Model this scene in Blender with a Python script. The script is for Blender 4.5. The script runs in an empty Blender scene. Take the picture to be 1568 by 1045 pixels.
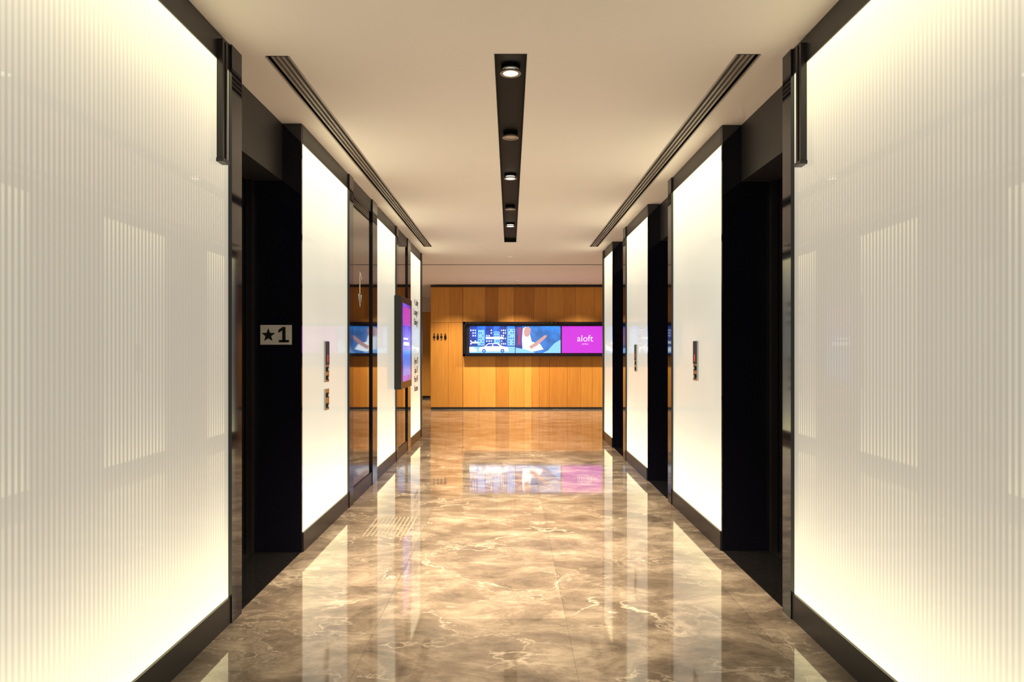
import bpy, math, random
from mathutils import Vector
random.seed(7)
sc=bpy.context.scene
sc.view_settings.view_transform='Standard'
sc.view_settings.look='None'
H=2.758; WL=1.342; WR=1.375
# ---------------------------------------------------------------- materials
def newmat(name):
    m=bpy.data.materials.new(name); m.use_nodes=True
    nt=m.node_tree; b=nt.nodes['Principled BSDF']; return m,nt,b
def N(nt,t,**k):
    n=nt.nodes.new(t)
    for a,v in k.items(): setattr(n,a,v)
    return n
def math_(nt,op,a,b=None,clamp=False):
    n=N(nt,'ShaderNodeMath',operation=op); n.use_clamp=clamp
    for i,v in enumerate((a,b)):
        if v is None: continue
        if isinstance(v,(int,float)): n.inputs[i].default_value=v
        else: nt.links.new(v,n.inputs[i])
    return n.outputs[0]
def plain(name,col,rough=.5,metal=0,noise=.06,scale=8,coat=0,spec=.5):
    m,nt,b=newmat(name)
    tc=N(nt,'ShaderNodeTexCoord'); no=N(nt,'ShaderNodeTexNoise'); no.inputs['Scale'].default_value=scale
    nt.links.new(tc.outputs['Object'],no.inputs['Vector'])
    r=N(nt,'ShaderNodeValToRGB')
    r.color_ramp.elements[0].position=.3; r.color_ramp.elements[1].position=.7
    r.color_ramp.elements[0].color=[c*(1-noise) for c in col]+[1]
    r.color_ramp.elements[1].color=[min(1,c*(1+noise)) for c in col]+[1]
    nt.links.new(no.outputs['Fac'],r.inputs[0]); nt.links.new(r.outputs[0],b.inputs['Base Color'])
    b.inputs['Roughness'].default_value=rough; b.inputs['Metallic'].default_value=metal
    b.inputs['Coat Weight'].default_value=coat; b.inputs['Specular IOR Level'].default_value=spec
    return m
def emis(name,col,st,noise=0,scale=6):
    m,nt,b=newmat(name)
    b.inputs['Base Color'].default_value=(.02,.02,.02,1); b.inputs['Roughness'].default_value=.2
    b.inputs['Emission Strength'].default_value=st
    if noise:
        tc=N(nt,'ShaderNodeTexCoord'); no=N(nt,'ShaderNodeTexNoise'); no.inputs['Scale'].default_value=scale
        nt.links.new(tc.outputs['Object'],no.inputs['Vector'])
        r=N(nt,'ShaderNodeValToRGB'); r.color_ramp.elements[0].position=.35; r.color_ramp.elements[1].position=.65
        r.color_ramp.elements[0].color=[c*(1-noise) for c in col]+[1]
        r.color_ramp.elements[1].color=[min(1,c*(1+noise)) for c in col]+[1]
        nt.links.new(no.outputs['Fac'],r.inputs[0]); nt.links.new(r.outputs[0],b.inputs['Emission Color'])
    else: b.inputs['Emission Color'].default_value=(*col,1)
    return m
def glasspanel(name,a,bb,col,colmid,rib=.024,ribamt=.07,pw=2.6):
    m,nt,b=newmat(name)
    tc=N(nt,'ShaderNodeTexCoord'); sx=N(nt,'ShaderNodeSeparateXYZ'); nt.links.new(tc.outputs['Object'],sx.inputs[0])
    t=math_(nt,'DIVIDE',math_(nt,'SUBTRACT',sx.outputs['Z'],.13),2.5)
    u=math_(nt,'ABSOLUTE',math_(nt,'SUBTRACT',math_(nt,'MULTIPLY',t,2.0),1.0))
    p=math_(nt,'POWER',u,pw)
    st=math_(nt,'ADD',a,math_(nt,'MULTIPLY',p,bb))
    s=math_(nt,'SINE',math_(nt,'MULTIPLY',sx.outputs['Y'],2*math.pi/rib))
    no=N(nt,'ShaderNodeTexNoise'); no.inputs['Scale'].default_value=1.2
    nt.links.new(tc.outputs['Object'],no.inputs['Vector'])
    st=math_(nt,'MULTIPLY',st,math_(nt,'ADD',1.0,math_(nt,'MULTIPLY',s,ribamt)))
    st=math_(nt,'MULTIPLY',st,math_(nt,'ADD',.92,math_(nt,'MULTIPLY',no.outputs['Fac'],.16)))
    mx=N(nt,'ShaderNodeMix',data_type='RGBA'); nt.links.new(math_(nt,'MULTIPLY',p,1.3,True),mx.inputs[0])
    mx.inputs[6].default_value=(*colmid,1); mx.inputs[7].default_value=(*col,1)
    nt.links.new(mx.outputs[2],b.inputs['Emission Color']); nt.links.new(st,b.inputs['Emission Strength'])
    b.inputs['Base Color'].default_value=(.12,.12,.11,1); b.inputs['Roughness'].default_value=.3
    b.inputs['Specular IOR Level'].default_value=.2
    cw=math_(nt,'ADD',.38,math_(nt,'MULTIPLY',s,.7 if ribamt>0.02 else .05),True)
    nt.links.new(cw,b.inputs['Coat Weight']); b.inputs['Coat Roughness'].default_value=.03
    return m
M_near=glasspanel('reeded_glass_backlit',.46,1.55,(1,.89,.50),(1,.90,.72),ribamt=.14,pw=4)
M_far=glasspanel('opal_glass_backlit',.69,1.7,(1,.89,.52),(1,.96,.78),ribamt=.012,pw=3.5)
M_black=plain('black_glossy_lacquer',(.006,.006,.014),.05,spec=.6)
M_bmetal=plain('black_metal',(.014,.013,.015),.35)
M_header=plain('charcoal_metal',(.022,.019,.022),.45)
M_door=plain('dark_elevator_door_metal',(.02,.02,.028),.18,metal=.6)
M_smoke=plain('smoked_mirror',(.20,.17,.15),.03,metal=1,noise=.02)
M_ceil=plain('ceiling_paint',(.90,.85,.84),.75,noise=.01,scale=2)
M_plaster=plain('plaster_paint',(.78,.70,.64),.7,noise=.02)
M_steel=plain('brushed_steel',(.5,.5,.5),.25,metal=1)
M_darkslot=plain('black_recess_paint',(.005,.005,.005),.6,spec=.2)
M_grey=plain('grey_fin_and_highlight',(.34,.30,.28),.4)
M_granite=plain('black_granite',(.008,.008,.009),.08,noise=.4,scale=90)
M_stud=plain('stone_stud',(.28,.24,.20),.6,spec=.2)
M_white=plain('sign_white',(.75,.75,.78),.4)
M_ink=plain('sign_black_ink',(.01,.01,.01),.4)
M_chrome=plain('downlight_ring',(.25,.23,.2),.35,metal=.5)
M_lamp=emis('downlight_lens',(1,.88,.66),4)
M_lensmatch=emis('ceiling_matched_lens',(1,.8,.62),.5)  # weak glow set to the lit ceiling's tone so the lenses blend in
M_lensunlit=plain('unlit_lens',(.45,.38,.32),.3)
M_red=emis('red_led',(1,.05,.02),.8)
def marble():
    m,nt,b=newmat('polished_brown_marble'); L=nt.links.new
    tc=N(nt,'ShaderNodeTexCoord')
    mp0=N(nt,'ShaderNodeMapping'); mp0.inputs['Rotation'].default_value=(0,0,math.radians(35)); mp0.inputs['Scale'].default_value=(1,1.5,1); L(tc.outputs['Object'],mp0.inputs[0])
    n1=N(nt,'ShaderNodeTexNoise'); n1.inputs['Scale'].default_value=2.6; n1.inputs['Detail'].default_value=12; n1.inputs['Roughness'].default_value=.72; n1.inputs['Distortion'].default_value=.35
    L(mp0.outputs[0],n1.inputs['Vector'])
    r=N(nt,'ShaderNodeValToRGB'); e=r.color_ramp.elements
    e[0].position=.33; e[0].color=(.066,.056,.050,1); e[1].position=.68; e[1].color=(.30,.262,.225,1)
    k=e.new(.5); k.color=(.148,.124,.106,1)
    L(n1.outputs['Fac'],r.inputs[0])
    out=r.outputs[0]
    for scl,wd,lo in ((1.1,.010,.44),(2.6,.010,.48)):
        n2=N(nt,'ShaderNodeTexNoise'); n2.inputs['Scale'].default_value=scl; n2.inputs['Detail'].default_value=7; n2.inputs['Roughness'].default_value=.55; n2.inputs['Distortion'].default_value=.3
        L(mp0.outputs[0],n2.inputs['Vector'])
        v=math_(nt,'ABSOLUTE',math_(nt,'SUBTRACT',n2.outputs['Fac'],.5))
        vr=N(nt,'ShaderNodeValToRGB'); vr.color_ramp.elements[0].position=0; vr.color_ramp.elements[0].color=(.9,.9,.9,1)
        vr.color_ramp.elements[1].position=wd; vr.color_ramp.elements[1].color=(0,0,0,1); L(v,vr.inputs[0])
        n3=N(nt,'ShaderNodeTexNoise'); n3.inputs['Scale'].default_value=1.3+scl*.3; L(tc.outputs['Object'],n3.inputs['Vector'])
        msk=math_(nt,'MULTIPLY',math_(nt,'SUBTRACT',n3.outputs['Fac'],lo),3.5,True)
        mx=N(nt,'ShaderNodeMix',data_type='RGBA'); L(math_(nt,'MULTIPLY',vr.outputs[0],msk),mx.inputs[0]); L(out,mx.inputs[6]); mx.inputs[7].default_value=(.50,.46,.41,1); out=mx.outputs[2]
    br=N(nt,'ShaderNodeTexBrick'); br.offset=0; br.inputs['Scale'].default_value=1
    br.inputs['Brick Width'].default_value=.9; br.inputs['Row Height'].default_value=.9; br.inputs['Mortar Size'].default_value=.0015
    br.inputs['Color1'].default_value=(.80,.80,.80,1); br.inputs['Color2'].default_value=(1.12,1.12,1.12,1); br.inputs['Mortar'].default_value=(.6,.6,.6,1)
    mp=N(nt,'ShaderNodeMapping'); mp.inputs['Location'].default_value=(.63,.3,0); L(tc.outputs['Object'],mp.inputs[0]); L(mp.outputs[0],br.inputs['Vector'])
    mu=N(nt,'ShaderNodeMix',data_type='RGBA',blend_type='MULTIPLY'); mu.inputs[0].default_value=1
    L(out,mu.inputs[6]); L(br.outputs['Color'],mu.inputs[7]); L(mu.outputs[2],b.inputs['Base Color'])
    rr=math_(nt,'ADD',.015,math_(nt,'MULTIPLY',n1.outputs['Fac'],.06)); L(rr,b.inputs['Roughness'])
    b.inputs['IOR'].default_value=1.75
    return m
M_marble=marble()
def wood():
    m,nt,b=newmat('oak_veneer'); L=nt.links.new
    tc=N(nt,'ShaderNodeTexCoord'); ge=N(nt,'ShaderNodeNewGeometry')
    mp=N(nt,'ShaderNodeMapping'); mp.inputs['Scale'].default_value=(14,14,.8); L(tc.outputs['Object'],mp.inputs[0])
    n=N(nt,'ShaderNodeTexNoise'); n.inputs['Scale'].default_value=2; n.inputs['Detail'].default_value=5; n.inputs['Distortion'].default_value=.8; L(mp.outputs[0],n.inputs['Vector'])
    f=math_(nt,'ADD',math_(nt,'MULTIPLY',n.outputs['Fac'],.5),math_(nt,'MULTIPLY',ge.outputs['Random Per Island'],.5))
    r=N(nt,'ShaderNodeValToRGB'); e=r.color_ramp.elements
    e[0].position=.15; e[0].color=(.38,.145,.020,1); e[1].position=.85; e[1].color=(.74,.37,.075,1)
    L(f,r.inputs[0]); L(r.outputs[0],b.inputs['Base Color']); b.inputs['Roughness'].default_value=.42
    return m
M_wood=wood()
# ---------------------------------------------------------------- mesh builder
class B:
    def __init__(s,name): s.name=name; s.v=[]; s.f=[]; s.m=[]; s.mats=[]
    def mi(s,mat):
        if mat not in s.mats: s.mats.append(mat)
        return s.mats.index(mat)
    def box(s,x0,x1,y0,y1,z0,z1,mat):
        x0,x1=sorted((x0,x1)); y0,y1=sorted((y0,y1)); z0,z1=sorted((z0,z1))
        i=len(s.v); s.v+=[(x0,y0,z0),(x1,y0,z0),(x1,y1,z0),(x0,y1,z0),(x0,y0,z1),(x1,y0,z1),(x1,y1,z1),(x0,y1,z1)]
        for q in ((0,3,2,1),(4,5,6,7),(0,1,5,4),(1,2,6,5),(2,3,7,6),(3,0,4,7)):
            s.f.append([i+a for a in q]); s.m.append(s.mi(mat))
        return s
    def poly(s,pts,mat):
        i=len(s.v); s.v+=list(pts); s.f.append(list(range(i,i+len(pts)))); s.m.append(s.mi(mat)); return s
    def cyl(s,c,r0,r1,z0,z1,mat,n=32,axis='z',cap=True):
        def P(a,r,z):
            u,w=r*math.cos(a),r*math.sin(a)
            return {'z':(c[0]+u,c[1]+w,z),'x':(z,c[0]+u,c[1]+w),'y':(c[0]+u,z,c[1]+w)}[axis]
        i=len(s.v)
        for k in range(n): s.v.append(P(2*math.pi*k/n,r0,z0))
        for k in range(n): s.v.append(P(2*math.pi*k/n,r1,z1))
        for k in range(n):
            j=(k+1)%n; s.f.append([i+k,i+j,i+n+j,i+n+k]); s.m.append(s.mi(mat))
        if cap:
            s.f.append([i+k for k in range(n)][::-1]); s.m.append(s.mi(mat))
            s.f.append([i+n+k for k in range(n)]); s.m.append(s.mi(mat))
        return s
    def ring(s,cx,cy,ri,ro,z0,z1,mat,n=32):
        i=len(s.v)
        for r,z in ((ri,z0),(ro,z0),(ro,z1),(ri,z1)):
            for k in range(n): s.v.append((cx+r*math.cos(2*math.pi*k/n),cy+r*math.sin(2*math.pi*k/n),z))
        for a in range(4):
            bb=(a+1)%4
            for k in range(n):
                j=(k+1)%n; s.f.append([i+a*n+k,i+a*n+j,i+bb*n+j,i+bb*n+k]); s.m.append(s.mi(mat))
        return s
    def done(s,parent=None,bevel=0):
        me=bpy.data.meshes.new(s.name); me.from_pydata(s.v,[],s.f)
        for m in s.mats: me.materials.append(m)
        for p,k in zip(me.polygons,s.m): p.material_index=k
        me.update(); o=bpy.data.objects.new(s.name,me); sc.collection.objects.link(o)
        if parent: o.parent=parent
        if bevel:
            bv=o.modifiers.new('bevel','BEVEL'); bv.width=bevel; bv.segments=2; bv.limit_method='ANGLE'
        return o
def empty(name):
    o=bpy.data.objects.new(name,None); sc.collection.objects.link(o); return o
def text(name,body,size,loc,rot,mat,parent=None,ext=.001,align='CENTER',sx=1):
    c=bpy.data.curves.new(name,'FONT'); c.body=body; c.size=size; c.extrude=ext; c.align_x=align; c.align_y='CENTER'
    c.materials.append(mat); o=bpy.data.objects.new(name,c); sc.collection.objects.link(o)
    o.location=loc; o.rotation_euler=[math.radians(a) for a in rot]; o.scale=(sx,1,1)
    if parent: o.parent=parent
    return o
# ---------------------------------------------------------------- room shell
XF0,XF1,Y0,Y1=-4.2,4.8,-3.6,19.0
B('floor').box(XF0-.2,XF1+.2,Y0-.2,Y1+.2,-.1,0,M_marble).done()
holes=[(-.074,.080,3.356,9.18),(-1.205,-1.10,3.38,9.58),(1.12,1.227,3.36,9.58),(-3.0,3.6,11.58,11.63)]
ce=B('ceiling')
xs=sorted({XF0-.2,XF1+.2,*[h[0] for h in holes],*[h[1] for h in holes]})
ys=sorted({Y0-.2,Y1+.2,*[h[2] for h in holes],*[h[3] for h in holes]})
for i in range(len(xs)-1):
    for j in range(len(ys)-1):
        cx,cy=(xs[i]+xs[i+1])/2,(ys[j]+ys[j+1])/2
        if any(h[0]<cx<h[1] and h[2]<cy<h[3] for h in holes): continue
        x0,x1,y0,y1=xs[i],xs[i+1],ys[j],ys[j+1]
        ce.poly([(x0,y0,H),(x0,y1,H),(x1,y1,H),(x1,y0,H)],M_ceil)
ce.box(XF0-.2,XF1+.2,Y0-.2,Y1+.2,H+.2,H+.24,M_ceil)
ce.done()
def recess(name,h,d):
    b=B(name); x0,x1,y0,y1=h; t=.004
    b.box(x0-t,x0,y0-t,y1+t,H-.001,H+d,M_darkslot).box(x1,x1+t,y0-t,y1+t,H-.001,H+d,M_darkslot)
    b.box(x0,x1,y0-t,y0,H-.001,H+d,M_darkslot).box(x0,x1,y1,y1+t,H-.001,H+d,M_darkslot)
    b.box(x0-t,x1+t,y0-t,y1+t,H+d,H+d+t,M_darkslot); return b
recess('ceiling_light_slot',holes[0],.045).done()
for h in holes[1:3]:
    b=recess('linear_air_diffuser',h,.08); w=h[1]-h[0]
    for k in range(1,4):
        x=h[0]+w*k/4; b.box(x-.0055,x+.0055,h[2],h[3],H-.002,H+.03,M_grey)
    b.box(h[0]-.008,h[0]+.002,h[2],h[3],H-.003,H,M_grey).box(h[1]-.002,h[1]+.008,h[2],h[3],H-.003,H,M_grey)
    b.done()
recess('lobby_ceiling_track',holes[3],.06).done()

def side(s,W,lab,panels,portals,darks,yend):
    X=lambda d:s*(W+d)
    wl=B('wall_'+lab)
    cur=Y0
    for a,c in portals+[(yend,None)]:
        wl.box(X(.015),X(.40),cur,(a if c is not None else yend),0,H,M_plaster); 
        cur=c
    wl.box(X(.40),X(.5),Y0,yend,0,H,M_plaster)
    wl.box(X(.5),(XF0 if s<0 else XF1),yend-.25,yend,0,H,M_plaster)
    wl.done()
    ba=B('baseboard_'+lab); tr=B('trim_'+lab)
    edges=[Y0]+[e for p in portals for e in p]+[yend]
    for i in range(0,len(edges),2):
        ba.box(X(-.012),X(.015),edges[i],edges[i+1],0,.125,M_bmetal)
        tr.box(X(-.006),X(.015),edges[i],edges[i+1],2.635,H,M_bmetal)
    cov=sorted(panels+darks+portals)
    for (a,b_),(c,d) in zip(cov,cov[1:]):
        if c-b_>.005: tr.box(X(-.018),X(.015),b_,c,0,H,M_black)
    tr.box(X(-.018),X(.015),cov[-1][1],yend,0,H,M_bmetal)
    ba.done(); tr.done()
    for k,(a,c) in enumerate(panels):
        B('backlit_glass_panel').box(X(0),X(.014),a,c,.125,2.635,M_near if c<3.4 else M_far).done()
    for a,c in darks:
        B('smoked_glass_panel').box(X(0),X(.014),a+.004,c-.004,.125,2.635,M_smoke).done()
    for a,c in portals:
        b=B('elevator_portal')
        b.box(X(.12),X(.34),a+.001,c-.001,2.39,H-.001,M_header)
        b.box(X(-.004),X(.39),a,a+.02,0,H-.001,M_black).box(X(-.004),X(.39),c-.02,c,0,H-.001,M_black)
        b.box(X(0),X(.31),a+.02,c-.02,0,.004,M_granite)
        b.box(X(.31),X(.345),a+.02,c-.02,0,.006,M_steel)
        b.box(X(.30),X(.34),a+.02,a+.06,0.004,2.39,M_bmetal).box(X(.30),X(.34),c-.06,c-.02,0.004,2.39,M_bmetal)
        b.done()
        m=(a+c)/2; d=B('door_elevator')
        d.box(X(.345),X(.375),a+.02,m-.002,.006,2.5,M_door).box(X(.345),X(.375),m+.002,c-.02,.006,2.5,M_door)
        d.done()
side(-1,WL,'left',[(-3.4,-.75),(.55,3.25),(4.40,5.63),(6.81,7.97),(9.1,10.2)],[(-.65,.43),(3.37,4.40)],[(5.77,6.58),(8.1,8.85)],10.3)
side(1,WR,'right',[(-3.4,-.75),(.55,3.30),(4.43,5.75),(6.81,8.03),(9.15,9.95)],[(-.65,.43),(3.40,4.43),(5.87,6.81),(8.2,9.15)],[],10.05)
B('wall_rear').box(-2,2,Y0-.1,Y0,0,H,M_plaster).done()
B('wall_lobby_left').box(XF0-.1,XF0,9.5,Y1,0,H,M_plaster).done()
B('wall_lobby_right').box(XF1,XF1+.1,9.5,Y1,0,H,M_plaster).done()
b=B('wall_far')
x=XF0
while x<XF1:
    w=random.uniform(.25,.5); b.box(x,min(x+w-.004,XF1),18.6,18.65,.06,2.35,M_wood); x+=w
b.box(XF0,XF1,18.63,18.8,0,2.35,M_bmetal).box(XF0,XF1,18.55,18.8,2.35,H,M_plaster).done()
YW=15.1
b=B('wall_back')
def planks(x0,x1,z0,z1,lo=.2,hi=.62):
    x=x0
    while x<x1-.01:
        w=random.uniform(lo,hi)
        if x1-(x+w)<.15: w=x1-x
        b.box(x,x+w-.004,YW,YW+.03,z0,z1,M_wood); x+=w
planks(-1.748,-1.045,.045,1.915,.3,.4); planks(-1.04,XF1,.045,1.915,.15,.5)
planks(-1.748,-1.045,1.921,2.70,.22,.5); planks(-1.04,XF1,1.921,2.70,.25,.5)
b.box(-1.74,XF1,YW+.02,YW+.3,0,H-.02,M_bmetal)
b.box(-1.76,-1.75,YW,YW+.3,.045,2.70,M_wood)
b.box(-1.76,XF1,YW-.015,YW+.02,2.70,2.74,M_bmetal).box(-1.748,XF1,YW-.004,YW+.02,0,.045,M_bmetal).done()
# ---------------------------------------------------------------- video wall
P=69.2
def wx(px): return (px-781)/P
def wz(py): return 1.3+(537-py)/P
vw=empty('video_wall')
f=B('frame'); fx0,fx1,fz0,fz1=wx(709.5),wx(709.5)+3.33,wz(546),wz(493.5)
f.box(fx0,fx1,YW-.05,YW,fz0,fz1,M_bmetal)
t=.05
f.box(fx0,fx1,YW-.12,YW-.05,fz1-t,fz1,M_black).box(fx0,fx1,YW-.12,YW-.05,fz0,fz0+t,M_black)
f.box(fx0,fx0+t,YW-.12,YW-.05,fz0,fz1,M_black).box(fx1-t,fx1,YW-.12,YW-.05,fz0,fz1,M_black).done(vw)
E=lambda n,c,s=1.0,no=0,sc_=6: emis(n,c,s,no,sc_)
sy=YW-.06
def quad(b,x0,x1,z0,z1,y,mat): b.poly([(x0,y,z0),(x1,y,z0),(x1,y,z1),(x0,y,z1)],mat)
z0,z1=wz(541),wz(500)
blue=E('screen_blue',(.02,.15,.85),1.5,.5,5); white=E('screen_white',(.75,.88,1),1.8); dk=E('screen_navy',(.015,.06,.42),1.1,.4,6); sky=E('screen_sky',(.2,.5,1),1.5)
purple=E('screen_purple',(.46,.02,.52),1.5); skin=E('screen_skin',(.75,.40,.38),1); red=E('screen_red',(.5,.03,.15),1); 
s=B('screen_1'); a,c=wx(719),wx(788.5); w=c-a; h=z1-z0
s.box(a,c,sy,YW-.05,z0,z1,blue)
y=sy-.002
def q1(u0,u1,v0,v1,mat,dy=0): quad(s,a+u0*w,a+u1*w,z0+v0*h,z0+v1*h,y-dy,mat)
q1(0,1,.0,.26,sky)
for u0,u1,v1,mat in ((0,.17,1,dk),(.19,.33,.86,sky),(.35,.52,1,dk),(.54,.66,.8,sky),(.68,.82,1,dk),(.84,1,.9,sky)):
    q1(u0,u1,.26,v1,mat,.001)
    wm=white if mat is dk else dk
    nr=int((v1-.3)/.1)
    for k in range(nr):
        for j in range(3):
            uu=u0+(u1-u0)*(.12+j*.29)
            if random.random()<.55: q1(uu,uu+(u1-u0)*.15,.32+k*.1,.37+k*.1,wm,.002)
q1(.36,.74,.52,.60,white,.003); q1(.04,.20,.36,.42,white,.003)
q1(0,1,.24,.28,dk,.0025)
cx=a+.20; cz=z0+.02
car=[(0,.03),(.02,.095),(.13,.125),(.21,.19),(.42,.195),(.53,.13),(.64,.11),(.67,.05),(.65,.02),(.02,.02)]
s.poly([(cx+p[0],y-.004,cz+p[1]) for p in car],white)
s.poly([(cx+p[0],y-.005,cz+p[1]) for p in [(.16,.13),(.22,.177),(.305,.18),(.305,.13)]],dk)
s.poly([(cx+p[0],y-.005,cz+p[1]) for p in [(.325,.13),(.325,.18),(.41,.18),(.475,.13)]],dk)
for wxx in (.12,.53): s.cyl((cx+wxx,cz+.03),.042,.042,y-.005,y-.006,dk,24,'y').cyl((cx+wxx,cz+.03),.022,.022,y-.006,y-.007,sky,16,'y')
s.poly([(a+p[0],y-.003,z0+p[1]) for p in [(0,.03),(0,.13),(.10,.13),(.16,.08),(.17,.03)]],white)
s.done(vw)
s=B('screen_2'); a,c=wx(789.5),wx(858); w=c-a; h=z1-z0
s.box(a,c,sy,YW-.05,z0,z1,E('screen_deepblue',(.03,.2,.65),1.2,.35,4))
def pp(pts,mat,dy): s.poly([(a+u*w,y-dy,z0+v*h) for u,v in pts],mat)
pp([(0,0),(.12,0),(.2,.5),(.14,1),(0,1)],dk,0)
pp([(.05,.3),(.10,.3),(.13,.95),(.07,.95)],red,.001)
pp([(.16,.0),(.30,.02),(.62,.14),(.54,.34),(.36,.42),(.30,.80),(.22,.98),(.16,.9),(.14,.5)],white,.001)
pp([(.20,.62),(.28,.60),(.33,.72),(.34,.9),(.28,.99),(.21,.95),(.18,.8)],skin,.002)
pp([(.34,.14),(.50,.30),(.68,.58),(.70,.66),(.64,.66),(.46,.42),(.30,.25)],skin,.003)
pp([(.0,0),(.45,0),(.22,.14),(.0,.2)],sky,.002)
pp([(.60,0),(1,0),(1,.5),(.86,.36),(.72,.10)],sky,.001)
s.done(vw)
s=B('screen_3'); a,c=wx(860),wx(860)+1.0
s.box(a,c,sy,YW-.05,z0,z1,purple); s.done(vw)
lg=E('screen_logo_white',(1,.8,1),1.1)
text('screen_logo','aloft',.2,(wx(860)+.51,sy-.003,(z0+z1)/2+.02),(90,0,0),lg,vw)
text('screen_caption','HOTELS',.04,(wx(860)+.51,sy-.003,(z0+z1)/2-.1),(90,0,0),lg,vw)
b=B('restroom_pictogram_sign')
for k,px in enumerate((663.5,669,674.5,680.5)):
    X=wx(px)+.02; Z=wz(520); yy=YW-.004
    b.cyl((X,Z+.115),.016,.016,yy,YW,M_ink,16,'y')
    if k%2==0: pts=[(-.035,.03),(-.012,.09),(.012,.09),(.035,.03)]
    else: pts=[(-.026,.0),(-.026,.09),(.026,.09),(.026,.0)]
    b.poly([(X+u,yy,Z+v) for u,v in pts],M_ink); b.box(X-.015,X-.004,yy,YW,Z-.03,Z+.04,M_ink).box(X+.004,X+.015,yy,YW,Z-.03,Z+.04,M_ink)
b.done()
# ---------------------------------------------------------------- elevator details
fs=empty('floor_number_sign'); yy=4.38
b=B('plate'); b.box(-1.60,-1.40,yy-.006,yy,1.337,1.463,M_white); b.done(fs)
st=[]
for k in range(10):
    r=.046 if k%2==0 else .019; an=math.pi/2+k*math.pi/5; st.append((-1.548+r*math.cos(an),yy-.0075,1.397+r*math.sin(an)))
b=B('star'); 
for k in range(10): b.poly([(-1.548,yy-.0075,1.397),st[k],st[(k+1)%10]],M_ink)
b.done(fs)
b=B('numeral'); cx=-1.450
b.box(cx-.008,cx+.012,yy-.009,yy-.006,1.352,1.45,M_ink).box(cx-.03,cx+.034,yy-.009,yy-.006,1.352,1.367,M_ink)
b.poly([(cx-.009,yy-.0085,1.45),(cx-.034,yy-.0085,1.43),(cx-.034,yy-.0085,1.412),(cx-.009,yy-.0085,1.428)],M_ink); b.done(fs)
def callpanel(s,W,yc,z0,z1,disp=True):
    b=B('elevator_call_panel'); X=lambda d:s*(W-d)
    b.box(X(0),X(.012),yc-.05,yc+.05,z0,z1,M_steel)
    hz=z1-(z1-z0)*.58 if disp else z1-.01
    if disp:
        b.box(X(.012),X(.015),yc-.048,yc+.048,hz,z1-.003,M_ink)
        b.box(X(.015),X(.016),yc-.010,yc+.010,z1-.15,z1-.10,M_red)
    for k in range(2):
        zz=z0+.03+k*(hz-z0-.05)/(1.2)
        b.cyl((yc,zz),.018,.018,X(.012),X(.02),M_ink,20,'x'); b.cyl((yc,zz),.011,.011,X(.02),X(.022),M_white,20,'x')
    b.done()
callpanel(-1,WL,4.97,1.07,1.367); callpanel(-1,WL,4.97,.867,1.02,False)
callpanel(1,WR,5.03,1.078,1.37); callpanel(1,WR,7.43,1.07,1.365)
for s_,W,yc in ((-1,WL,3.15),(1,WR,3.19)):
    b=B('elevator_hall_lantern'); X=lambda d:s_*(W-d)
    b.box(X(0),X(.010),yc-.028,yc+.028,2.17,H-.03,M_bmetal)
    b.box(X(.010),X(.028),yc-.028,yc-.010,2.185,H-.03,M_bmetal).box(X(.010),X(.028),yc+.010,yc+.028,2.185,H-.03,M_bmetal)
    b.box(X(.010),X(.018),yc-.010,yc+.010,2.19,H-.04,M_grey)  # grey strip imitates the bright highlight line along the channel
    b.box(X(0),X(.034),yc-.034,yc+.034,2.165,2.182,M_bmetal); b.done()
b=B('arrow_sign'); X=-WL+.002; pk=M_white
b.box(-WL,X,6.08,6.11,1.72,2.02,pk)
b.poly([(X,6.02,1.80),(X,6.095,1.68),(X,6.17,1.80)],pk).poly([(X,6.08,2.02),(X,6.11,2.02),(X,6.18,1.94),(X,6.15,1.94)],pk); b.done()
e=empty('information_display')
b=B('housing'); b.box(-WL,-1.26,7.9,8.75,.845,1.94,M_bmetal); b.done(e,.006)
b=B('screen'); b.box(-1.26,-1.257,8.0,8.65,.93,1.86,E('info_screen_violet',(.14,.05,.6),1,.5,3)); 
quad_=lambda y0,y1,z0,z1,m,d: b.poly([(-1.257+d,y0,z0),(-1.257+d,y1,z0),(-1.257+d,y1,z1),(-1.257+d,y0,z1)],m)
quad_(8.03,8.62,1.0,1.3,E('info_blue',(.03,.2,.8)),.001); quad_(8.03,8.62,1.6,1.82,E('info_magenta',(.5,.04,.45)),.001)
quad_(8.06,8.5,1.36,1.40,white,.001); quad_(8.06,8.4,1.43,1.45,white,.001); b.done(e)
e=empty('wayfinding_sign')
for k,(t_,z) in enumerate((('< Lobby',1.98),('Lounge >',1.84),('Dining >',1.70),('Gym 2F',1.15),('Spa 3F',1.02),('Pool 4F',.89),('Rooms',.76))):
    text('line_%d'%(k+1),t_,.13,(-WL+.001,9.75,z),(90,0,90),M_ink,e,.001)
b=B('tactile_floor_studs')
for i in range(11):
    for j in range(14): b.cyl((-1.03+.03*i,4.78+.04*j),.008,.006,0,.003,M_stud,12)
b.done()
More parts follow.
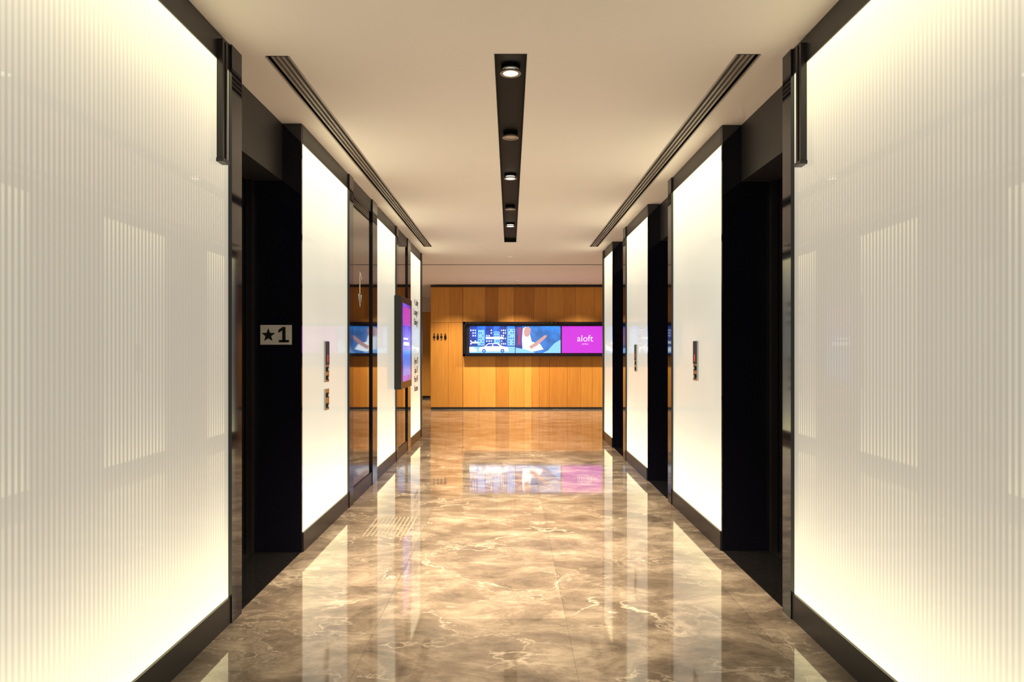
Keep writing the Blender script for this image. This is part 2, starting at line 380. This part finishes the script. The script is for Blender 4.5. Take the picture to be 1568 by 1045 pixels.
# ---------------------------------------------------------------- downlights
def spot(name,loc,e,size=75,blend=.9,col=(1,.78,.52),tilt=0,rad=.03):
    l=bpy.data.lights.new(name,'SPOT'); l.energy=e; l.spot_size=math.radians(size); l.spot_blend=blend; l.color=col; l.shadow_soft_size=rad
    o=bpy.data.objects.new(name,l); sc.collection.objects.link(o); o.location=loc; o.rotation_euler=(math.radians(tilt),0,0); return o
for y,lens_lit in ((3.61,1),(4.70,0),(5.82,1),(7.09,0),(8.06,1)):
    e=empty('recessed_downlight')
    b=B('fitting'); b.ring(.003,y,.040,.056,H+.006,H+.014,M_chrome).cyl((.003,y),.05,.05,H+.026,H+.044,M_darkslot)  # trim ring drawn wider to imitate the dim halo around the lens
    b.done(e)
    b=B('lens'); b.cyl((.003,y),.040,.040,H+.010,H+.022,M_lamp if lens_lit else M_lensunlit); b.done(e)
    o=spot('lamp',(.003,y,H+.001),1500 if lens_lit else 600,76,1,tilt=7 if lens_lit else 0,col=(1,.76,.47),rad=.02); o.parent=e  # weaker spot added under the unlit lenses as well
for x,y,en,ti in [(-1.2,14.2,430,8),(0.15,14.2,800,8),(1.5,14.2,430,8),(2.9,14.2,430,8),(0,12.8,650,0),(-2.6,12.8,600,0),(2.6,12.8,600,0),(0,10.6,650,0),(-2.4,17,600,0)]:  # unseen fittings; wall row suggested by scallops, the rest added to brighten the lobby
    e=empty('unseen_ceiling_spotlight'); b=B('fitting'); b.ring(x,y,.035,.045,H-.003,H,M_ceil).cyl((x,y),.035,.035,H-.002,H-.001,M_lensmatch); b.done(e)
    o=spot('lamp',(x,y,H-.01),en,95,1,tilt=ti); o.parent=e
w=bpy.data.worlds.new('world'); sc.world=w; w.use_nodes=True
w.node_tree.nodes['Background'].inputs[0].default_value=(.5,.45,.5,1); w.node_tree.nodes['Background'].inputs[1].default_value=.05
cd=bpy.data.cameras.new('camera'); cd.lens=24; cd.sensor_width=36; cd.shift_x=.0019; cd.shift_y=.0092
co=bpy.data.objects.new('camera',cd); sc.collection.objects.link(co); co.location=(0,0,1.3); co.rotation_euler=(math.radians(90),0,0); sc.camera=co
